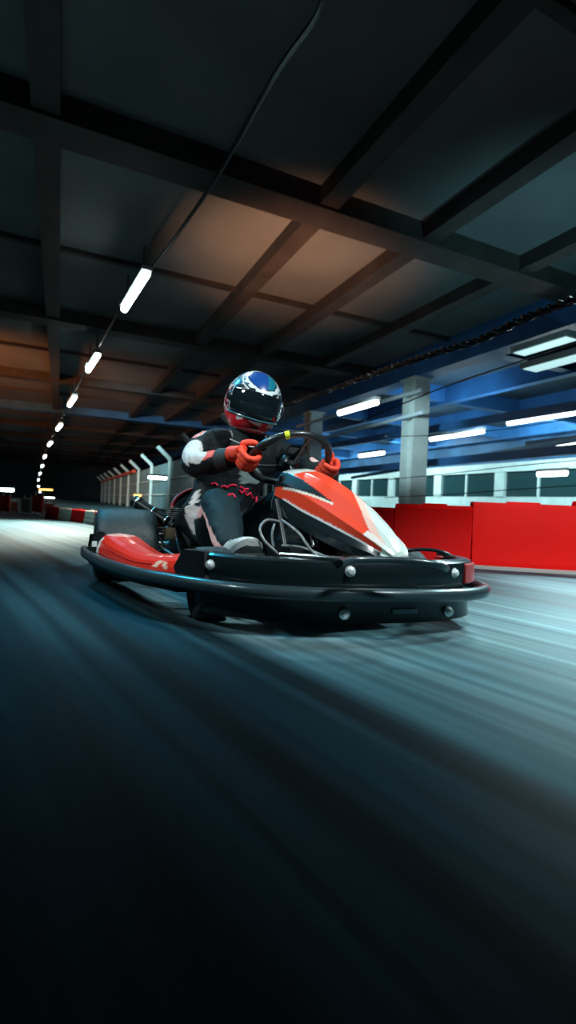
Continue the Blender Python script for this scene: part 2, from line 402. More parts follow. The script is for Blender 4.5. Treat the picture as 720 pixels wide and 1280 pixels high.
cable('net_wire', [(480, 546), (560, 543), (640, 535), (735, 520)], .005, 'upper thin net wire crossing the large column', v=4.6)
cable('net_wire', [(480, 622), (560, 618), (640, 612), (735, 606)], .005, 'lowest thin net wire just above the red barrier', v=4.6)
cable('net_wire', [(480, 600), (560, 592), (640, 583), (735, 574)], .005, 'middle thin net wire crossing the large column', v=4.6)
# cable of the lamp row
Q = [at_z(x, y, 3.66) for x, y in ((405, -20), (395, 20), (340, 100), (262, 235), (190, 335))] + [at_depth(p[0], p[1], p[2])+V((0, 0, .12)) for p in LP]
bm = bmesh.new(); tube(bm, Q, .022, seg=8, n=6); tag(obj('power_cable', bm, m_cable), 'long black power cable carrying the left lamp row under the roof', 'cable')

# ------------------------------------------------------------------ fence on the left
m_fpost = mat('fence_post', (.50, .62, .62), .5)
m_fpan = mat('fence_sheet', (.13, .22, .24), .5, var=.25, vscale=3)
m_orange = mat('rail_red', (.75, .08, .04), .45)
fr = empty('fence', uv(11, 2.8), 0, 'tall grey catch fence with bent-arm posts running away behind the driver', 'fence')
O = uv(11, 2.8)
us = [8, 11, 14, 17, 20, 23, 26, 29, 32, 35, 38]
for a, b in zip(us, us[1:]):
    bm = bmesh.new(); P = [uv(a+.08, 2.80)-O, uv(b-.08, 2.80)-O, uv(b-.08, 2.86)-O, uv(a+.08, 2.86)-O]
    loft(bm, [[p+V((0, 0, z)) for p in P] for z in (.08, 1.42)])
    f = obj('fence_panel', bm, m_fpan, fr, smooth=False)
    bm = bmesh.new()
    for z in (.5, .95): tube(bm, [uv(a+.08, 2.78, z)-O, uv(b-.08, 2.78, z)-O], .02, seg=6, smooth=False)
    obj('panel_rib', bm, m_fpost, f)
for u in us:
    bm = bmesh.new(); p = uv(u, 2.78)-O
    tube(bm, [p, p+V((0, 0, 1.0)), p+V((0, 0, 1.5))], .055, seg=10, smooth=False); obj('fence_post', bm, m_fpost, fr)
    bm = bmesh.new(); tube(bm, [p+V((0, 0, 1.48)), p+V((0, 0, 1.52))-W*.03, p+V((0, 0, 1.82))-W*.36], .06, seg=10, smooth=False); obj('bent_arm', bm, m_fpost, fr)
bm = bmesh.new(); tube(bm, [uv(21, 2.74, 1.47)-O, uv(38, 2.74, 1.47)-O], .07, seg=10, smooth=False); obj('top_rail', bm, m_orange, fr)['label'] = 'red top rail'
tube_lamp(at_depth(197, 597, 12.0), (W+U*.2), .45, .09, 'small white lamp seen between the fence posts left of the driver')

tube_lamp(at_depth(6, 612, 30), V((1, .1, 0)), 1.0, .25, 'pale greenish lamp at the far left edge of the picture')
# low barrier blocks left, behind the rear tyre
m_red = mat('barrier_red', (.80, .004, .003), .6, var=.12, vscale=1.5, spec=.15)
m_wht = mat('barrier_white', (.75, .68, .60), .4, var=.08, vscale=2)
def block(a, b, h, th, m, lb, grp, dark=None, name='barrier_block'):
    d = (b-a); L_ = d.length; rz = math.atan2(d.y, d.x); r = empty(name, a, rz, lb, 'barrier', grp)
    bm = bmesh.new()
    prof = [(0, 0), (0, h*.12), (th*.10, h*.2), (th*.10, h*.42), (th*.18, h*.5), (th*.18, h*.94), (th*.26, h), (th*.74, h), (th*.82, h*.94), (th*.82, h*.5), (th*.9, h*.42), (th*.9, h*.2), (th, h*.12), (th, 0)]
    g = .008
    loft(bm, [[(x, y, z) for y, z in prof] for x in (g, L_-g)]); obj('block_body', bm, m, r, angle=30)
    bm = bmesh.new(); box(bm, (L_/2, th/2, h+.004), (min(.3, L_*.3), th*.3, .012), bev=.003); obj('filler_cap', bm, m, r)
    return r
KB = [at_z(x, y, 0) for x, y in ((262, 672), (205, 667), (160, 661), (128, 656.5), (115, 654.5), (98, 652), (82, 650), (66, 648))]
KB = [KB[i] for i in range(len(KB))]
names = ['red', 'white', 'red', 'white', 'red', 'red', 'red']
for i, (a, b) in enumerate(zip(KB, KB[1:])):
    colr = ['red', 'red', 'red', 'white', 'red', 'white', 'red'][i]
    lb = ['low red kerb block hidden mostly behind the seat', 'low red kerb block right behind the kart\'s rear tyre', 'low red kerb block at the left edge of the rear tyre, touching the white block', 'white kerb block just left of the rear tyre',
          'low red kerb block directly left of the white block', 'small white kerb block between two red ones, far left', 'last small red kerb block at the far left end of the row'][i]
    block(a, b, .17, .12, m_red if colr == 'red' else m_wht, lb, None, name='kerb_block')
# high red barrier on the right of the track
WB = [V((.15, 3.95, 0)), V((.72, 3.42, 0)), V((1.18, 3.16, 0)), V((1.82, 3.06, 0)), V((2.55, 3.05, 0)), V((3.3, 3.1, 0))]
bl = ['red barrier block hidden partly behind the kart nose', 'red barrier block directly behind the kart nose tip', 'tall red barrier block just right of the kart', 'tall red barrier block at the right edge of the picture', 'tall red barrier block beyond the right edge']
for i, (a, b) in enumerate(zip(WB, WB[1:])): block(a, b, [.36, .39, .42, .45, .46][i], .18, m_red, bl[i], None)
bm = bmesh.new(); tube(bm, [p+V((0, -.035, .0)) for p in WB[1:]], 1, n=6, prof=[(-.02, 0), (.02, 0), (.02, .02), (-.02, .02)])
tag(obj('kerb_strip', bm, mat('strip_pale', (.5, .55, .55), .5)), 'thin pale strip on the ground along the foot of the red barrier', 'strip')

# far left end of the track: wall of red and pale boards
far = [(-9, 62), (2, 62), (10, 64), (21, 60), (28, 63), (38, 61), (46, 62)]
for i, (x0, w_) in enumerate([(-14, 12), (0, 11), (13, 10), (26, 11), (40, 12), (54, 12)]):
    a = at_z(x0, 641.5, 0); b = at_z(x0+w_, 642+i*.6, 0); d = (b-a).normalized(); a.z = b.z = 0
    r = empty('advert_board', a, math.atan2(d.y, d.x), ['pale', 'red', 'pale', 'grey', 'red', 'pale'][i]+' trackside board at the far left, '+['cut by the picture edge', 'second from the picture edge', 'third from the picture edge', 'fourth from the picture edge', 'fifth from the picture edge', 'rightmost of its row'][i], 'board')
    h = [.22, .30, .2, .26, .32, .2][i]; L_ = (b-a).length
    mm = [m_wht, m_red, m_wht, m_fpan, m_red, m_wht][i]
    bm = bmesh.new(); box(bm, (L_/2, 0, h/2+.02), (L_, .03, h-.04), bev=.006); obj('board_face', bm, mm, r)
    for s in (.12, .88):
        bm = bmesh.new(); tube(bm, [(L_*s, .03, 0), (L_*s, .03, h+.06)], .015, seg=8, smooth=False); obj('board_post', bm, m_fpost, r)

# ================================================================== THE KART
KX, KZ, KT = -.218, 2.32, .416
KF = V((math.sin(KT), -math.cos(KT), 0)); KL = V((math.cos(KT), math.sin(KT), 0)); KO = V((KX, KZ, 0))
KRZ = math.atan2(KF.y, KF.x)
def to_world(p): return KO+KF*p[0]+KL*p[1]+V((0, 0, p[2]))
def kx(px, py, x):
    r = ray(px, py); o = V((0, 0, CAMH))-KO; t = (x-o.dot(KF))/r.dot(KF); q = o+r*t
    return V((q.dot(KF), q.dot(KL), q.z))
def kz(px, py, z):
    r = ray(px, py); o = V((0, 0, CAMH))-KO; q = o+r*((z-CAMH)/r.z); return V((q.dot(KF), q.dot(KL), q.z))

m_blk = mat('plastic_black', (.006, .009, .011), .36, coat=.15, spec=.35)
m_spo = mat('spoiler_black', (.004, .011, .014), .34, coat=.3, spec=.35)
m_rub = mat('tyre_rubber', (.016, .030, .036), .55, bump=.4, bscale=60)
m_tube_k = mat('bumper_tube_dark', (.03, .055, .065), .3, metal=.2, coat=.4)
m_steel = mat('steel', (.55, .6, .6), .25, metal=1)
m_bolt = mat('bolt_bright', (.8, .86, .86), .3, metal=.4)
m_attr = mat('painted_gloss', 'ATTR', .28, coat=.7)
m_cloth = mat('suit_cloth', 'ATTR', .7, bump=.25, bscale=55, spec=.25)
m_matt = mat('painted_satin', 'ATTR', .45)
m_frame = mat('frame_dark', (.05, .055, .06), .35, metal=.7)
m_hose = mat('hose_grey', (.16, .18, .19), .35, coat=.3)
m_alu = mat('tray_alu', (.35, .4, .4), .3, metal=.9)
kart = empty('go_kart', KO, KRZ, 'black and red racing go-kart with driver, leaning through the bend on the dark track', 'go-kart')

# ---- wheels
def wheel(name, c, R, wd, rimr):
    s = -1 if c[1] < 0 else 1
    M = Matrix.Translation(c) @ Matrix.Rotation(PI/2, 4, 'X')      # axis -> y
    h = wd/2
    prof = [(rimr, -h*.80), (rimr+.008, -h*.96), (R*.80, -h*1.0), (R*.93, -h*.93), (R*.985, -h*.74), (R, -h*.4), (R*1.004, 0), (R, h*.4), (R*.985, h*.74), (R*.93, h*.93), (R*.80, h*1.0), (rimr+.008, h*.96), (rimr, h*.80)]
    bm = bmesh.new(); lathe(bm, prof, M, 48, cap=False)
    # inner barrel closes the tyre
    lathe(bm, [(rimr, -h*.80), (rimr, h*.80)], M, 48, cap=False); bmesh.ops.remove_doubles(bm, verts=bm.verts, dist=1e-5)
    t = obj(name, bm, m_rub, kart, angle=50)
    bm = bmesh.new()
    lathe(bm, [(rimr*.96, -h*.84), (rimr*.99, -h*.84), (rimr*.99, h*.84), (rimr*.96, h*.84), (rimr*.86, h*.5), (rimr*.4, h*.34), (rimr*.4, -h*.34), (rimr*.86, -h*.5), (rimr*.96, -h*.84)], M, 36, cap=False)
    obj('rim', bm, m_frame, t, angle=30)
    bm = bmesh.new(); lathe(bm, [(.0225, -h*.7), (.0225, h*.7), (.01, h*.78), (.001, h*.78)], M, 6 if False else 16); obj('hub', bm, m_steel, t, angle=30)
wheel('rear_tyre', (0, -.512, .149), .149, .245, .072)
wheel('rear_tyre', (0, .512, .149), .149, .245, .072)
wheel('front_tyre', (.78, -.345, .105), .105, .11, .058)
wheel('front_tyre', (.78, .345, .105), .105, .11, .058)

# ---- chassis frame, tray, axle
def rail(name, P, r, m=m_frame, lb=None, seg=12, n=8, par=None, cat=None):
    bm = bmesh.new(); tube(bm, P, r, seg=seg, n=n); o = obj(name, bm, m, par or kart)
    if lb: o['label'] = lb
    return o
rail('rear_axle', [(0, -.44, .141), (0, 0, .141), (0, .44, .141)], .02, m_steel)
for s in (-1, 1):
    rail('chassis_rail', [(-.22, s*.27, .07), (.0, s*.29, .06), (.35, s*.30, .055), (.62, s*.22, .055), (.80, s*.20, .06), (.98, s*.17, .07)], .0145)
    rail('side_bar', [(.12, s*.29, .07), (.15, s*.50, .075), (.3, s*.55, .075), (.55, s*.50, .075), (.62, s*.24, .06)], .010)
    rail('stub_axle', [(.78, s*.2, .08), (.78, s*.34, .105)], .012, m_steel)
rail('cross_bar', [(.98, -.17, .07), (1.0, 0, .07), (.98, .17, .07)], .0145)
rail('cross_bar', [(-.05, -.28, .065), (-.05, .28, .065)], .0145)
bm = bmesh.new(); loft(bm, [[(x, y*a, z) for x, y in ((.2, -.27), (.62, -.21), (1.02, -.16), (1.02, .16), (.62, .21), (.2, .27))] for z, a in ((.038, 1), (.046, 1))]); obj('floor_tray', bm, m_alu, kart, smooth=False)

# ---- rear bumper and its near-side end plate
bm = bmesh.new()
tube(bm, [(-.12, -.63, .13), (-.20, -.55, .13), (-.24, -.3, .13), (-.25, 0, .13), (-.24, .3, .13), (-.20, .55, .13), (-.12, .63, .13)], 1, n=8, prof=[(-.022, -.05), (.022, -.05), (.03, 0), (.022, .05), (-.022, .05), (-.03, 0)])
rb = obj('rear_bumper', bm, m_blk, kart)
bm = bmesh.new(); P = [kx(x, y, .17) for x, y in ((110, 694), (117, 669), (122, 664), (131, 665), (130, 698))]
Z = V((1, 0, 0))
loft(bm, [[p+V((dx, 0, 0)) for p in P] for dx in (-.012, .0, .008)]); obj('end_plate', bm, m_blk, rb, angle=30)
bm = bmesh.new(); q = kx(118, 680, .18); box(bm, q, (.006, .018, .022), bev=.002); obj('badge', bm, mat('badge_pale', (.6, .65, .65), .5), rb)['label'] = 'small pale emblem on the end plate'

# ---- side pods
RED = (.86, .035, .018); WHT = (.82, .80, .76); BLK = (.012, .016, .018); ORG = (.96, .075, .030)
def side_pod(s):
    # (x, outer y, z_low, z_top, inner y)
    st = [(.160, .628, .112, .165, .52), (.168, .632, .112, .193, .51), (.19, .628, .110, .203, .50), (.22, .618, .108, .203, .49), (.27, .604, .106, .192, .47), (.36, .578, .106, .178, .455),
          (.46, .556, .106, .168, .44), (.55, .530, .108, .164, .43), (.64, .494, .110, .170, .41), (.73, .452, .114, .182, .385), (.79, .42, .116, .190, .375)]
    st2 = []
    for a, b in zip(st, st[1:]):
        for k in range(10): t = k/10; st2.append([u_*(1-t)+v_*t for u_, v_ in zip(a, b)])
    st2.append(st[-1]); secs = []
    for x, yo, zl, zt, yi in st2:
        h = zt-zl; P = [(yo-.004, zl), (yo+.006, zl+h*.25), (yo+.004, zl+h*.45), (yo-.004, zl+h*.72), (yo-.018, zl+h*.90), (yo-.034, zt), ((yo+yi)/2-.01, zt+.004), (yi+.012, zt-.002), (yi, zt-.012), (yi+.004, zl)]
        Q = []
        for i in range(len(P)):
            a, b = P[i], P[(i+1) % len(P)]
            for k in range(6): t = k/6; Q.append((x, s*(a[0]*(1-t)+b[0]*t), a[1]*(1-t)+b[1]*t))
        secs.append(Q)
    bm = bmesh.new(); loft(bm, secs); o = obj('side_pod', bm, m_attr, kart, angle=28)
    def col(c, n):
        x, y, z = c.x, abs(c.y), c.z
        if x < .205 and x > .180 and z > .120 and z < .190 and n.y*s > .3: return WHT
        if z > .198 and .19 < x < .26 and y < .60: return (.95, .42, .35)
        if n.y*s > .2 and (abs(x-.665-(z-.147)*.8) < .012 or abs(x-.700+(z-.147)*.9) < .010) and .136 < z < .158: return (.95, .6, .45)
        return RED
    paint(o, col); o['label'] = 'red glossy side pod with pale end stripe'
    # dark seam line along the pod
    bm = bmesh.new(); tube(bm, [(st[i][0], s*(st[i][1]+.002), st[i][2]+(st[i][3]-st[i][2])*.55) for i in (4, 5, 6, 7, 8)], .002, seg=6); obj('pod_crease', bm, mat('red_dark', (.30, .01, .008), .4), o)
    bm = bmesh.new()
    tube(bm, [(.15, s*.645, .104), (.25, s*.625, .1), (.4, s*.585, .098), (.6, s*.53, .098), (.72, s*.475, .1), (.80, s*.435, .1)], 1, n=8, prof=[(-.02, -.02), (.016, -.016), (.016, .012), (-.02, .014)]); obj('pod_skirt', bm, m_blk, o)
    return o
side_pod(-1)
side_pod(1)
rail('pod_hoop', [kx(499, 693, .80), kx(512, 688, .84), kx(535, 687, .88), kx(556, 691, .92), kx(574, 702, .94)], .006, m_blk)
bm = bmesh.new(); box(bm, (.90, .46, .165), (.12, .06, .05), bev=.008); o = obj('pod_end', bm, mat('red_deep', (.35, .012, .01), .3), kart)
# bracket that joins pod and front spoiler
bm = bmesh.new(); loft(bm, [[(x, -y, z) for x, y, z in ((.80, .435+d, .108), (.76, .445+d, .150), (.79, .425+d, .205), (.875, .385+d, .205), (.90, .385+d, .108))] for d in (-.02, .008)]); obj('pod_bracket', bm, m_blk, kart, angle=30)

# ---- front spoiler (two bands) and bumper loop
SP = [(.82, -.405), (.90, -.372), (.99, -.295), (1.055, -.18), (1.095, -.05), (1.12, .08), (1.125, .20), (1.105, .31), (1.06, .385), (.98, .43), (.88, .45)]
def band(name, z0, z1, off, m, thick=.012, lip=.0):
    bm = bmesh.new(); zc = (z0+z1)/2; h = (z1-z0)/2
    tube(bm, [(x, y, zc) for x, y in SP], 1, n=8, prof=[(-off-.0, -h), (-off-.004, -h*.5), (-off, h*.6), (-off+.006, h*.9), (-off+.014+lip, h), (-off+.014+lip, h-.006), (-off+thick, h*.5), (-off+thick, -h)])
    return obj(name, bm, m, kart, angle=35)
# tube(): +a is the right of travel; travel goes from -y to +y so right side = outward (+x)
for f_ in (0,):
    pass
def band2(name, z0, z1, m, bulge=.0, top=.03):
    bm = bmesh.new(); zc = (z0+z1)/2; h = (z1-z0)/2
    tube(bm, [(x, y, zc) for x, y in SP], 1, n=8, prof=[(.0+bulge*.3, -h), (bulge, -h*.4), (bulge, h*.4), (.0, h*.86), (-.006, h), (-top, h+.002), (-top, h-.006), (-.012, h*.7), (-.012, -h)])
    return obj(name, bm, m, kart, angle=35)
up = band2('spoiler_upper', .132, .203, m_spo, .004, .04)
lo = band2('spoiler_lower', .040, .108, m_spo, -.004, .02)
bm = bmesh.new(); tube(bm, [(x*.985, y*.97, .118) for x, y in SP], 1, n=6, prof=[(-.01, -.022), (.0, -.022), (.0, .022), (-.01, .022)]); obj('spoiler_web', bm, m_blk, up)
BP = [(.03, -.672, .124), (.14, -.668, .120), (.30, -.634, .116), (.50, -.588, .116), (.68, -.528, .117), (.80, -.462, .118), (.91, -.392, .119), (1.01, -.305, .120), (1.08, -.18, .120), (1.12, -.05, .120), (1.145, .08, .119), (1.153, .20, .117), (1.14, .32, .115), (1.10, .405, .114), (1.02, .455, .114), (.88, .485, .115), (.7, .54, .116), (.4, .60, .117), (.14, .668, .12), (.03, .672, .124)]
rail('bumper_tube', BP, .0185, m_tube_k, n=6, seg=16)
rail('top_tube', [kz(425, 704, .212), kz(440, 700, .216), kz(480, 700, .218), kz(520, 702, .218), kz(548, 706, .212), kz(558, 711, .2)], .009, m_tube_k)
rail('top_tube', [kz(350, 693, .207), kz(395, 696, .21), kz(430, 699, .21)], .006, m_steel)
def bolt(c, out, r=.012):
    M = frame(c, out); bm = bmesh.new(); lathe(bm, [(r*1.25, -.004), (r*1.25, .002), (r, .003), (r*.95, .008), (r*.55, .012), (.0005, .0125)], M, 16); return obj('bolt', bm, m_bolt, kart, angle=35)
def outn(y): 
    i = min(range(len(SP)), key=lambda k: abs(SP[k][1]-y)); i = max(1, min(len(SP)-2, i)); d = V((SP[i+1][0]-SP[i-1][0], SP[i+1][1]-SP[i-1][1], 0)).normalized(); return V((d.y, -d.x, 0))
def on_sp(y, z):
    for a, b in zip(SP, SP[1:]):
        if a[1] <= y <= b[1]: t = (y-a[1])/(b[1]-a[1]); return V((a[0]+(b[0]-a[0])*t, y, z))
for y, z in ((-.375, .172), (-.06, .178), (.265, .172), (-.07, .066), (.25, .064)):
    n_ = outn(y); bolt(on_sp(y, z)+n_*.006, n_, .0115)
bm = bmesh.new(); q = on_sp(.10, .072)+outn(.10)*.002; M = frame(q, outn(.10), (0, 1, 0)); box(bm, (0, 0, 0), (.075, .012, .004), bev=.001); bmesh.ops.transform(bm, matrix=M, verts=bm.verts); obj('badge', bm, mat('badge_dim', (.10, .17, .18), .4), lo)['label'] = 'faint pale badge strip'
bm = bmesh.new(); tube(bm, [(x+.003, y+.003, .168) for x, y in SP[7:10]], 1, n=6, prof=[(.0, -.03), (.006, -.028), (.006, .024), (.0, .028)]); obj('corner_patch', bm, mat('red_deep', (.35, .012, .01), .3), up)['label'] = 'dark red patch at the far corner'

# ---- nose fairing
NS = [  # x, centre y, top half width, z_top, shoulder (y,z), lower (y,z), drop
 (.585, .015, .062, .470, .090, .385, .100, .325, .008), (.66, .022, .060, .466, .088, .365, .098, .305, .018), (.75, .035, .056, .445, .084, .335, .094, .272, .03),
 (.84, .048, .052, .412, .078, .310, .088, .245, .038), (.93, .060, .048, .370, .070, .284, .080, .222, .038), (1.01, .070, .042, .322, .058, .258, .068, .208, .030),
 (1.065, .078, .034, .280, .046, .236, .054, .204, .018), (1.095, .082, .026, .248, .034, .222, .040, .203, .008), (1.11, .085, .016, .226, .020, .212, .022, .204, .003)]
secs = []
NS2 = []
for i in range(len(NS)-1):
    for k in range(20):
        t = k/20; a, b, c, d = NS[max(i-1, 0)], NS[i], NS[i+1], NS[min(i+2, len(NS)-1)]
        NS2.append([.5*((2*q)+(r_-p)*t+(2*p-5*q+4*r_-s_)*t*t+(3*q-p-3*r_+s_)*t**3) for p, q, r_, s_ in zip(a, b, c, d)])
NS2.append(NS[-1])
for x, yc, tw, zt, sy, sz, ly, lz, dr in NS2:
    half = [(0, zt+.006), (tw*.55, zt+.004-dr*.35), (tw, zt-dr), ((tw+sy)/2+.008, (zt-dr+sz)/2+.004), (sy, sz), (sy+.010, (sz+lz)/2), (ly, lz+.004), (ly-.02, lz-.004)]
    fine = []
    for a, b in zip(half, half[1:]):
        for k in range(12): t = k/12; fine.append((a[0]*(1-t)+b[0]*t, a[1]*(1-t)+b[1]*t))
    fine.append(half[-1])
    secs.append([(x, yc-y, z) for y, z in fine][::-1] + [(x, yc+y, z) for y, z in fine[1:]])
bm = bmesh.new(); loft(bm, secs, cap=False, closed=False)
bmesh.ops.contextual_create(bm, geom=[e for e in bm.edges if e.is_boundary and all(abs(v.co.x-NS2[-1][0]) < 1e-4 for v in e.verts)])
me_i = {}
def sec_at(x):
    for a, b in zip(NS2, NS2[1:]):
        if a[0] <= x <= b[0]+1e-6: t = (x-a[0])/(b[0]-a[0]+1e-9); return [p*(1-t)+q*t for p, q in zip(a, b)]
    return NS2[-1]
nose = obj('nose_fairing', bm, m_attr, kart, angle=50)
md = nose.modifiers.new('thick', 'SOLIDIFY'); md.thickness = .004; md.offset = -1
def nose_col(c, n):
    x, yc, tw, zt, sy, sz, ly, lz, dr = sec_at(c.x); y = abs(c.y-yc); s = (x-.585)/.527
    # v: 0 at ridge, 1 at top edge, 2 at shoulder, 3 at lower edge
    if c.z > zt-dr-.0005 and y < tw+.002: v = y/max(tw, .01)
    elif c.z > sz+.0005: v = 1+(zt-dr-c.z)/max(zt-dr-sz, .004)
    else: v = 2+(sz-c.z)/max(sz-lz, .01)
    if s > .95 and v < 2.3: return (.70, .82, .76)
    if v < 1.0:
        if s < .13+.10*(1-v): return (.72, .76, .70)
        e = .60+.26*v
        if s > e+.10: return (.70, .82, .76)
        if s > e: return (1.0, .62, .52)
        return ORG
    if v < 2.0:
        w_ = v-1
        lim = .72*(1-s/.56)
        if w_ < lim: return BLK
        if lim > 0 and w_ < lim+.10 and s > .10: return (.85, .72, .6)
        if s > .84 and w_ < .45: return (.80, .74, .68)
        return ORG
    if v < 2.12: return (.80, .80, .78) if s > .12 else ORG
    return (.008, .016, .020)
paint(nose, nose_col); nose['label'] = 'orange, black and white pointed front fairing'
# dark panel closing the back of the fairing plus its support
bm = bmesh.new(); box(bm, (.605, .017, .385), (.05, .17, .13), bev=.03); obj('fairing_back', bm, m_blk, nose)
rail('fairing_stay', [(.62, -.08, .36), (.74, -.09, .2), (.8, -.1, .07)], .009, m_frame); rail('fairing_stay', [(.62, .08, .36), (.74, .09, .2), (.8, .1, .07)], .009, m_frame)
rail('steering_column', [(.56, -.005, .49), (.72, -.003, .30), (.84, 0, .10)], .0105, m_steel)
rail('tie_rod', [(.84, 0, .1), (.79, -.2, .1), (.76, -.30, .105)], .006, m_steel); rail('tie_rod', [(.84, 0, .1), (.79, .2, .1), (.76, .30, .105)], .006, m_steel)
bm = bmesh.new(); box(bm, (.70, -.03, .14), (.22, .16, .16), bev=.03); obj('fuel_tank', bm, m_blk, kart)
for y in (-.24, .2):
    bm = bmesh.new(); tube(bm, [(.86, y, .06), (.87, y, .14), (.86, y, .19)], .006, seg=8); box(bm, (.862, y, .185), (.012, .06, .03), bev=.004); obj('pedal', bm, m_steel, kart)
# hoses looping in front of the driver's leg
rail('hose', [kx(349, 652, .78), kx(334, 650, .80), kx(325, 660, .82), kx(330, 675, .84), kx(344, 689, .86), kx(352, 697, .86)], .0042, m_hose, 'grey hose looping down beside the shoe')
rail('hose', [kx(352, 650, .80), kx(362, 657, .86), kx(375, 668, .90), kx(383, 680, .93), kx(392, 691, .95), kx(404, 699, .96)], .0042, m_hose, 'grey hose running down under the nose fairing')
rail('hose', [kx(352, 682, .86), kx(375, 684, .88), kx(398, 692, .93), kx(412, 699, .97)], .004, m_hose)
rail('hose', [kx(343, 655, .74), kx(340, 668, .76), kx(342, 684, .80)], .004, m_hose)

# ---- seat
secs = []
for j in range(9):
    z = .075+.335*j/8; row = []
    for i in range(25):
        a = -1.0+2*i/24                       # around the U
        th = a*PI*.5
        wx = .225+.02*(j/8); dep = .30-.20*(j/8)**1.3
        x = -.03-.09*(j/8)+ (1-math.cos(th))*dep*.9 + (abs(a) > .999)*.0
        y = math.sin(th)*(wx)
        zz = .07+(z-.07)*(1-.42*abs(a)**2.2)
        row.append((x, -.075+y, zz))
    secs.append(row)
bm = bmesh.new(); loft(bm, secs, cap=False, closed=False)
seat = obj('seat', bm, mat('seat_shell', (.012, .02, .025), .22, coat=.8), kart, angle=60)
md = seat.modifiers.new('t', 'SOLIDIFY'); md.thickness = .012
bm = bmesh.new(); tube(bm, [V(p)+V((0, 0, .004)) for p in secs[-1][::3]], .0085, seg=8, n=4); obj('seat_edge', bm, mat('seat_edge_red', (.25, .012, .02), .5), seat)['label'] = 'dark red seat edging'
bm = bmesh.new(); box(bm, (.12, -.075, .082), (.30, .32, .03), bev=.012); obj('seat_pan', bm, m_blk, seat)

# ---- engine and silencer on the driver's right
bm = bmesh.new(); a = V((.03, -.34, .245)); b = V((-.075, -.475, .335)); d = b-a; L_ = d.length; M = frame(a, d)
lathe(bm, [(.014, -.03), (.014, 0), (.024, .004), (.024, L_*.36), (.0275, L_*.37), (.0275, L_*.43), (.024, L_*.44), (.024, L_*.82), (.028, L_*.83), (.028, L_*.97), (.025, L_), (.019, L_), (.018, L_*.8)], M, 24); mf = obj('silencer', bm, m_blk, kart, angle=35)
for t in (.02, .40, .86):
    bm = bmesh.new(); lathe(bm, [(.0285, L_*t), (.0295, L_*t+.002), (.0295, L_*t+.006), (.0285, L_*t+.008)], M, 24, cap=False); obj('clamp_ring', bm, m_steel, mf)
bm = bmesh.new(); box(bm, (-.03, -.285, .19), (.13, .10, .12), bev=.015)
for k in range(6): box(bm, (-.03, -.285, .262+k*.009), (.10-.004*k, .10-.004*k, .004))
eng = obj('engine', bm, mat('engine_alu', (.30, .33, .32), .38, metal=.8), kart, angle=35)
bm = bmesh.new(); box(bm, (.045, -.335, .20), (.04, .05, .05), bev=.01); obj('carburettor', bm, mat('brass_dull', (.5, .42, .25), .35, metal=.8), eng)
rail('fuel_line', [(.05, -.34, .225), (.09, -.40, .215), (.12, -.37, .16), (.05, -.30, .12)], .004, m_hose, par=eng)
rail('brake_rod', [(.06, -.40, .16), (.25, -.36, .13), (.5, -.3, .1)], .007, m_steel)
bm = bmesh.new(); M = frame((.06, -.375, .215), (.5, -.8, .3)); lathe(bm, [(.013, -.01), (.013, .0), (.009, .004), (.004, .005)], M, 16); obj('knob', bm, m_bolt, kart)

# ---- steering wheel
WC = V((.545, -.006, .505)); tilt = math.radians(56)
WN = V((-math.cos(tilt), 0, math.sin(tilt))); WU = V((math.sin(tilt), 0, math.cos(tilt))); WR = V((0, 1, 0)); WRAD = .150
def rim_pt(deg, rad=WRAD): t = math.radians(deg); return WC+WR*math.cos(t)*rad+WU*math.sin(t)*rad*(.86 if math.sin(t) < -.5 else 1)
bm = bmesh.new(); tube(bm, [rim_pt(k*15) for k in range(24)], .0135, seg=12, n=3, closed=True); sw = obj('steering_wheel', bm, mat('wheel_grip', (.014, .02, .022), .38, coat=.3), kart)
for dg_ in (82, 195, 320):
    bm = bmesh.new(); tube(bm, [WC-WN*.02+(rim_pt(dg_)-WC)*.18, WC-WN*.012+(rim_pt(dg_)-WC)*.6, rim_pt(dg_)], [.0075, .006, .0075], seg=8, n=4); obj('spoke', bm, m_steel if dg_ == 75 else m_frame, sw)
bm = bmesh.new(); lathe(bm, [(.018, -.03), (.034, -.02), (.036, .0), (.03, .012), (.001, .014)], frame(WC, WN), 24); obj('hub', bm, m_blk, sw)
bm = bmesh.new(); tube(bm, [rim_pt(111), rim_pt(114), rim_pt(117)], .0145, seg=12, n=3); obj('grip_tape', bm, mat('tape_yellow', (.75, .85, .04), .5), sw)['label'] = 'yellow tape mark at the top of the rim'
bm = bmesh.new(); box(bm, WC+WU*.065-WN*.005, (.012, .07, .05), M=Matrix.Rotation(tilt, 4, 'Y'), bev=.008); obj('display', bm, m_blk, sw)

# ================================================================== THE DRIVER
drv = empty('person', KO, KRZ, 'driver in black racing suit with white side stripes, full-face helmet and orange gloves, seated in the kart gripping its wheel', 'person')
drv['label'] = 'driver seated in the kart in black suit, patterned full-face helmet and orange gloves'
HRc = rim_pt(178); HLc = rim_pt(-4)
elR = V((.285, -.305, .475)); elL = V((.36, .255, .455))
wrR = HRc+V((-.075, -.055, -.005)); wrL = HLc+V((-.075, .06, -.015))
shR = V((.115, -.225, .585)); shL = V((.13, .125, .575))
pel = V((.10, -.08, .20)); bel = V((.085, -.075, .34)); che = V((.105, -.062, .48)); upc = V((.14, -.058, .575)); nek = V((.185, -.052, .635)); hed = V((.235, -.048, .74))
knR = V((.475, -.238, .345)); anR = V((.695, -.262, .185)); hpR = V((.12, -.165, .215)); fR = V((.735, -.26, .17))
knL = V((.50, .035, .375)); anL = V((.72, .115, .175)); hpL = V((.12, .01, .215))
lerp = lambda a, b, t: a*(1-t)+b*t
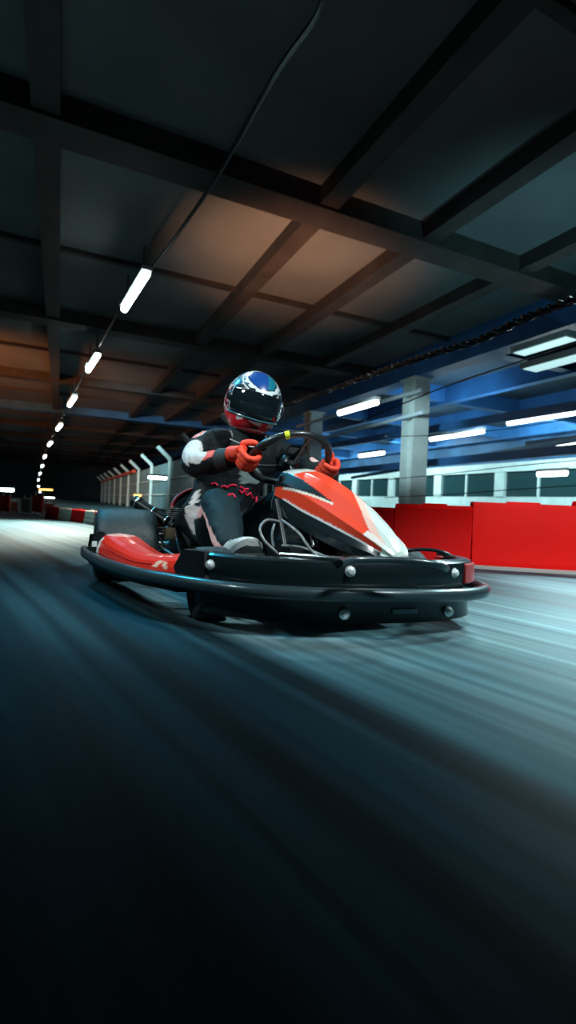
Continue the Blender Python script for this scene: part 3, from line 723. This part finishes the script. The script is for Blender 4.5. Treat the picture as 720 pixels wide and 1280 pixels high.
chains = [[(pel, .128), (bel, .118), (che, .128), (upc, .105), (nek, .062), (hed, .07)],
          [(upc, .105), (shR, .078), (lerp(shR, elR, .5), .064), (elR, .058), (lerp(elR, wrR, .5), .050), (wrR, .036)],
          [(upc, .105), (shL, .076), (lerp(shL, elL, .5), .062), (elL, .056), (lerp(elL, wrL, .5), .048), (wrL, .034)],
          [(pel, .128), (hpR, .10), (lerp(hpR, knR, .55), .088), (knR, .074), (lerp(knR, anR, .5), .064), (anR, .046)],
          [(pel, .128), (hpL, .10), (lerp(hpL, knL, .55), .086), (knL, .070), (lerp(knL, anL, .5), .058), (anL, .042)]]
bm = skin_bm(chains, 4)
# broader trunk than the round skin gives
for v in bm.verts:
    c = v.co; d_ = segdist(c, V((.10, -.08, .24)), V((.10, -.075, .50)))
    if d_ < .20 and .16 < c.z < .60 and c.x < .30:
        w_ = min(1, (.20-d_)/.05)*min(1, (.60-c.z)/.08)*min(1, (.30-c.x)/.06)*min(1, (c.z-.16)/.08)
        c.y = -.085+(c.y+.078)*(1+.48*w_)-.012*w_
# cloth folds
bm.normal_update()
for v in bm.verts:
    c = v.co; n1 = noise.noise(V((c.x*16, c.y*16, c.z*24)))+.5*noise.noise(c*45)
    j = min((c-elR).length, (c-elL).length, (c-knR).length*1.1, (c-hpR).length)
    v.co = c+v.normal*n1*(.0045+.004*max(0, 1-j/.12))
body = obj('body', bm, m_cloth, drv, angle=80)
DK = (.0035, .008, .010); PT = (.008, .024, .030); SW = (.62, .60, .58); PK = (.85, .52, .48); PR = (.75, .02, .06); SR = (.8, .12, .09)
def suit(c, n):
    # right sleeve
    dS = segdist(c, shR, elR); dF = segdist(c, elR, wrR)
    if (c-V((.235, -.285, .50))).length < .115 and segdist(c, lerp(shR, elR, .40)+V((.05, -.05, .02)), elR+V((.075, -.015, .045))) < .052: return SW
    if segdist(c, elR+V((.06, -.03, .05)), lerp(elR, wrR, .45)+V((.01, -.045, .03))) < .036: return SW
    if segdist(c, lerp(elR, wrR, .55)+V((.02, -.03, .03)), lerp(elR, wrR, .72)+V((.02, -.01, .04))) < .027: return SR
    if (c-(shR+V((.045, -.035, .050)))).length < .034: return SR if noise.noise(c*90) > -.15 else SW
    if (c-lerp(shL, elL, .55)-V((.05, .02, .03))).length < .022: return PK
    # collar edge
    dn = (c-nek).length
    if .074 < dn < .082 and c.z > .57 and c.x > .19: return SW
    # side stripe torso
    if pldist(c, [(.18, -.235, .50), (.17, -.262, .44), (.16, -.270, .36), (.17, -.262, .28), (.20, -.26, .24)]) < .034: return SW
    if pldist(c, [(.16, -.255, .30), (.30, -.295, .30), (.45, -.318, .305), (.56, -.322, .26), (.68, -.305, .185), (.73, -.29, .16)]) < .026: return PK if c.x > .3 else SW
    # belt lettering and marks
    if c.x > .16 and (c-V((.21, -.03, .45))).length < .05 and c.z > .43: return (.22, .30, .30)
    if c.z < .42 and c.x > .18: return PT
    return DK
paint(body, suit)

# red stitched lettering across the belly, lying on the cloth
from mathutils.bvhtree import BVHTree
tr = BVHTree.FromPolygons([v.co.copy() for v in body.data.vertices], [tuple(p.vertices) for p in body.data.polygons])
def on_body(px, py):
    o = V((0, 0, CAMH)); d = ray(px, py); ol = o-KO
    ol = V((ol.dot(KF), ol.dot(KL), ol.z)); dl = V((d.dot(KF), d.dot(KL), d.z)).normalized()
    h = tr.ray_cast(ol, dl); return (h[0]+h[1]*.0015) if h[0] else None
m_red_s = mat('stitching_red', (.75, .01, .06), .6)
for st_ in ([(276, 609), (280, 607), (284, 609), (289, 606), (296, 607)], [(285, 620), (290, 618), (294, 622)], [(299, 612), (302, 616), (306, 613), (308, 619), (313, 616), (315, 622), (320, 621), (321, 627)], [(300, 608), (305, 611), (310, 611)], [(264, 605), (269, 604), (272, 607)]):
    P_ = [q for q in (on_body(*p) for p in st_) if q]
    if len(P_) > 2:
        bm = bmesh.new(); tube(bm, P_, .0042, seg=6, n=4); obj('stitching', bm, m_red_s, body)['label'] = 'red stitched mark on the suit front'
# ---- helmet
HM = Matrix.Translation(V((.235, -.047, .762))) @ Matrix.Rotation(math.radians(-9), 4, 'X') @ Matrix.Rotation(math.radians(10), 4, 'Y') @ Matrix.Rotation(math.radians(-3), 4, 'Z')
def hshape(az, el, off=0):
    f, l, u = math.cos(el)*math.cos(az), math.cos(el)*math.sin(az), math.sin(el)
    r = 1/math.sqrt((f/.138)**2+(l/.119)**2+(u/.136)**2)
    front = max(0, f); r += .020*front**3*max(0, min(1, (-u-.05)/.3)) + .006*max(0, -f)**2
    r -= .010*math.exp(-((el+.02)/.26)**2)*max(0, math.cos(az))**2*0
    return V((f, l, u))*(r+off)
NA, NE = 256, 170
bm = bmesh.new(); el0 = math.radians(-64)
G = [[bm.verts.new(hshape(2*PI*i/NA, el0+(PI/2-.02-el0)*j/NE)) for i in range(NA)] for j in range(NE+1)]
for j in range(NE):
    for i in range(NA): bm.faces.new((G[j][i], G[j][(i+1) % NA], G[j+1][(i+1) % NA], G[j+1][i]))
bm.faces.new(G[-1])
low = [v.co.copy()*1.0 for v in G[0]]
r2 = [bm.verts.new(V((c.x*.80, c.y*.80, c.z+.004))) for c in low]
for i in range(NA): bm.faces.new((G[0][i], r2[i], r2[(i+1) % NA], G[0][(i+1) % NA]))
helm = obj('helmet', bm, m_attr, drv, angle=60)
helm.data.transform(HM)
IM = HM.inverted()
def helmcol(c, n):
    d = (IM @ c).normalized(); az = math.degrees(math.atan2(d.y, d.x)); el = math.degrees(math.asin(max(-1, min(1, d.z))))
    s = noise.noise(V((az*.05, el*.10+az*.03, 1.7))); s2 = noise.noise(V((az*.12+el*.1, el*.22, 5)))
    t = V((math.cos(math.radians(50)), 0, math.sin(math.radians(50)))); g = math.degrees(math.acos(max(-1, min(1, d.dot(t)))))
    g += abs(az)*0+4*s
    if g < 25: return (.01, .07, .30) if d.y < .12 else (.01, .20, .28)
    if g < 27.5: return (.01, .03, .06)
    if g < 35+5*s2: return (.74, .84, .84)
    if 38 < g < 40 and el > 18: return (.7, .78, .8)
    if el > 26: return (.03, .10, .16) if s2 < .1 else (.55, .66, .70)
    if abs(az) < 66 and -26 < el: return (.01, .015, .02) if abs(az) < 62 else (.6, .62, .62)
    if el < -59: return (.01, .01, .012)
    if el < -28-3*s:
        if abs(az+2) < 12 and -35-.2*az < el+2*s2: return (.9, .86, .84)
        if -42 < az < -26 and el > -33+.35*(az+26): return (.9, .86, .84)
        if 26 < az < 40 and el > -37: return (.9, .86, .84)
        return (.90, .012, .025)
    if abs(az) < 70: return (.02, .05, .07)
    q = math.sin(math.radians(az*5+el*7)+s*5)
    if q > .55: return (.78, .75, .73)
    if q > .0: return (.78, .10, .10)
    if q < -.75: return (.30, .02, .03)
    return (.012, .018, .024)
paint(helm, helmcol)
bm = bmesh.new(); na, ne = 48, 20
V_ = [[bm.verts.new(hshape(math.radians(-62+124*i/na), math.radians(-19-4*math.cos(math.radians(-62+124*i/na))+ 40*j/ne), .0055 if 0 < i < na and 0 < j < ne else .001)) for i in range(na+1)] for j in range(ne+1)]
for j in range(ne):
    for i in range(na): bm.faces.new((V_[j][i], V_[j][i+1], V_[j+1][i+1], V_[j+1][i]))
vis = obj('visor', bm, mat('visor_dark', (.006, .012, .015), .07, coat=1), helm, angle=60); vis.data.transform(HM); vis['label'] = 'dark glossy visor'
for s in (-1, 1):
    bm = bmesh.new(); p = hshape(math.radians(s*64), math.radians(2), .004); lathe(bm, [(.017, -.004), (.017, .003), (.012, .006), (.001, .007)], HM @ frame(p, p), 20); obj('visor_pivot', bm, m_blk, helm)
bm = bmesh.new(); tube(bm, [HM @ hshape(math.radians(a), math.radians(-26), .004) for a in range(-66, 67, 6)], .0036, seg=8, n=2); obj('visor_trim', bm, mat('trim_blue', (.05, .16, .2), .25, coat=.6), helm)
bm = bmesh.new(); box(bm, (0, 0, 0), (.010, .032, .006), bev=.002); bmesh.ops.transform(bm, matrix=HM @ Matrix.Translation(hshape(0, math.radians(-41), .002)) @ Matrix.Rotation(math.radians(41), 4, 'Y'), verts=bm.verts); obj('chin_vent', bm, m_blk, helm)
# balaclava / collar
bm = bmesh.new(); tube(bm, [nek+V((-.005, 0, -.045)), nek+V((0, 0, -.01)), nek+V((.014, .0, .035))], [.092, .080, .072], seg=24, n=5); col_ = obj('collar', bm, mat('collar_black', (.012, .018, .02), .8), drv)
bm = bmesh.new(); Pc = [nek+V((.085*math.cos(math.radians(a)), .088*math.sin(math.radians(a)), -.012-.045*(math.cos(math.radians(a*.5)))**6)) for a in range(-100, 101, 10)]; tube(bm, Pc, .003, seg=6, n=2); obj('collar_piping', bm, mat('piping_white', (.6, .68, .66), .6), col_)['label'] = 'thin white collar piping'

# ---- gloves
m_glove = mat('glove_orange', (.98, .075, .030), .62, bump=.35, bscale=70)
m_cuff = mat('glove_cuff', (.014, .02, .022), .7)
def glove(deg, wrist, side):
    P = rim_pt(deg); ph = math.radians(deg)
    n = (P-WC).normalized(); t = n.cross(WN).normalized(); a = -WN          # a: away from the driver
    if t.z < 0: t = -t
    bm = bmesh.new()
    L = [1.0, 1.08, 1.04, .88]
    def pt(s, nn, aa): return P+t*s+n*nn+a*aa
    kn = []
    for i in range(4):
        s = (1.5-i)*.0195; k = L[i]; sp = s*1.06
        ch = [(pt(s*.7, .046, -.020), .0125), (pt(s, .043*k, .010), .0125), (pt(sp, .030*k, .034*k), .0118), (pt(sp, .002, .036*k), .0112), (pt(sp, -.022, .020), .0105), (pt(sp, -.021, -.004), .0095)]
        merge(bm, skin_bm([ch], 2))
    hub = pt(0, .050, -.030)
    palm = [[(wrist, .030), (lerp(wrist, hub, .55), .034), (hub, .036), (pt(.0, .046, -.004), .028)],
            [(hub, .036), (pt(.022, .044, -.008), .024)], [(hub, .036), (pt(-.022, .044, -.008), .024)]]
    merge(bm, skin_bm(palm, 2))
    th = [(pt(.012, .040, -.036), .016), (pt(.030, .022, -.038), .0145), (pt(.044, .002, -.030), .0125), (pt(.050, -.014, -.020), .0105)]
    merge(bm, skin_bm([th], 2))
    g = obj('glove', bm, m_glove, drv, angle=80); g['label'] = 'orange glove closed on the wheel rim'
    bm = bmesh.new(); e = elR if side < 0 else elL; d = (e-wrist).normalized()
    tube(bm, [wrist-d*.012, wrist+d*.012, wrist+d*.04], [.036, .042, .046], seg=20, n=4); obj('cuff', bm, m_cuff, g)['label'] = 'black cuff'
glove(178, wrR, -1); glove(-4, wrL, 1)

# ---- shoes
def shoe(heel, toe, upv, lab=None):
    heel = V(heel); toe = V(toe); d = (toe-heel); L_ = d.length; d.normalize(); s = d.cross(V(upv)).normalized(); u_ = s.cross(d)
    st = [(0, .030, .0, .070), (.06, .034, -.0, .080), (.25, .036, .0, .082), (.45, .037, .0, .066), (.65, .042, .0, .052), (.82, .043, .0, .042), (.94, .034, .003, .032), (1.0, .016, .008, .020)]
    secs = []; sole = []
    for t, w_, z0, z1 in st:
        c = heel+d*L_*t
        secs.append([c+s*w_*math.cos(q)*(1 if math.sin(q) < 0 else .92)+u_*((z0+z1)/2+(z1-z0)/2*math.sin(q)) for q in [2*PI*k/20 for k in range(20)]])
        sole.append([c+s*(w_+.004)*x+u_*(z0+z) for x, z in ((-1, -.010), (-.5, -.012), (.5, -.012), (1, -.010), (1, .010), (.5, .012), (-.5, .012), (-1, .010))])
    bm = bmesh.new(); loft(bm, secs); o = obj('shoe', bm, mat('shoe_grey', (.50, .52, .50), .55), drv, angle=70); o['label'] = 'pale grey racing shoe'
    bm = bmesh.new(); loft(bm, sole); obj('sole', bm, mat('shoe_sole', (.16, .18, .18), .7), o, angle=40)
    for k in range(3):
        bm = bmesh.new(); c = heel+d*L_*(.50+.09*k)+u_*(.062-.006*k); tube(bm, [c-s*.028-u_*.012, c, c+s*.028-u_*.012], .003, seg=6, n=4); obj('lace', bm, mat('lace_dark', (.06, .07, .07), .7), o)
shoe((.675, -.262, .130), (.835, -.238, .222), (-.45, 0, .9))
shoe((.70, .120, .115), (.87, .125, .190), (-.45, 0, .9))

# repeats of one kind carry a common group phrase
for o in bpy.data.objects:
    if o.parent or o.get('label') is None: continue
    n = o.name.split('.')[0]
    g = {'kerb_block': 'red and white kerb blocks', 'barrier_block': 'tall red barrier blocks', 'steel_column': 'pale steel columns', 'light_panel': 'pale light panels',
         'service_pipe': 'pale service pipes', 'blue_rail': 'blue rails of the right bay', 'net_wire': 'net wires over the barrier', 'advert_board': 'boards at the far left'}.get(n)
    if n == 'tube_lamp': g = 'lamps of the long left row' if 'long left row' in o['label'] else ('tiny lamps past the left row' if 'tiny' in o['label'] else ('tube lamps of the right bay' if o.location.x > .8 else None))
    if g: o['group'] = g
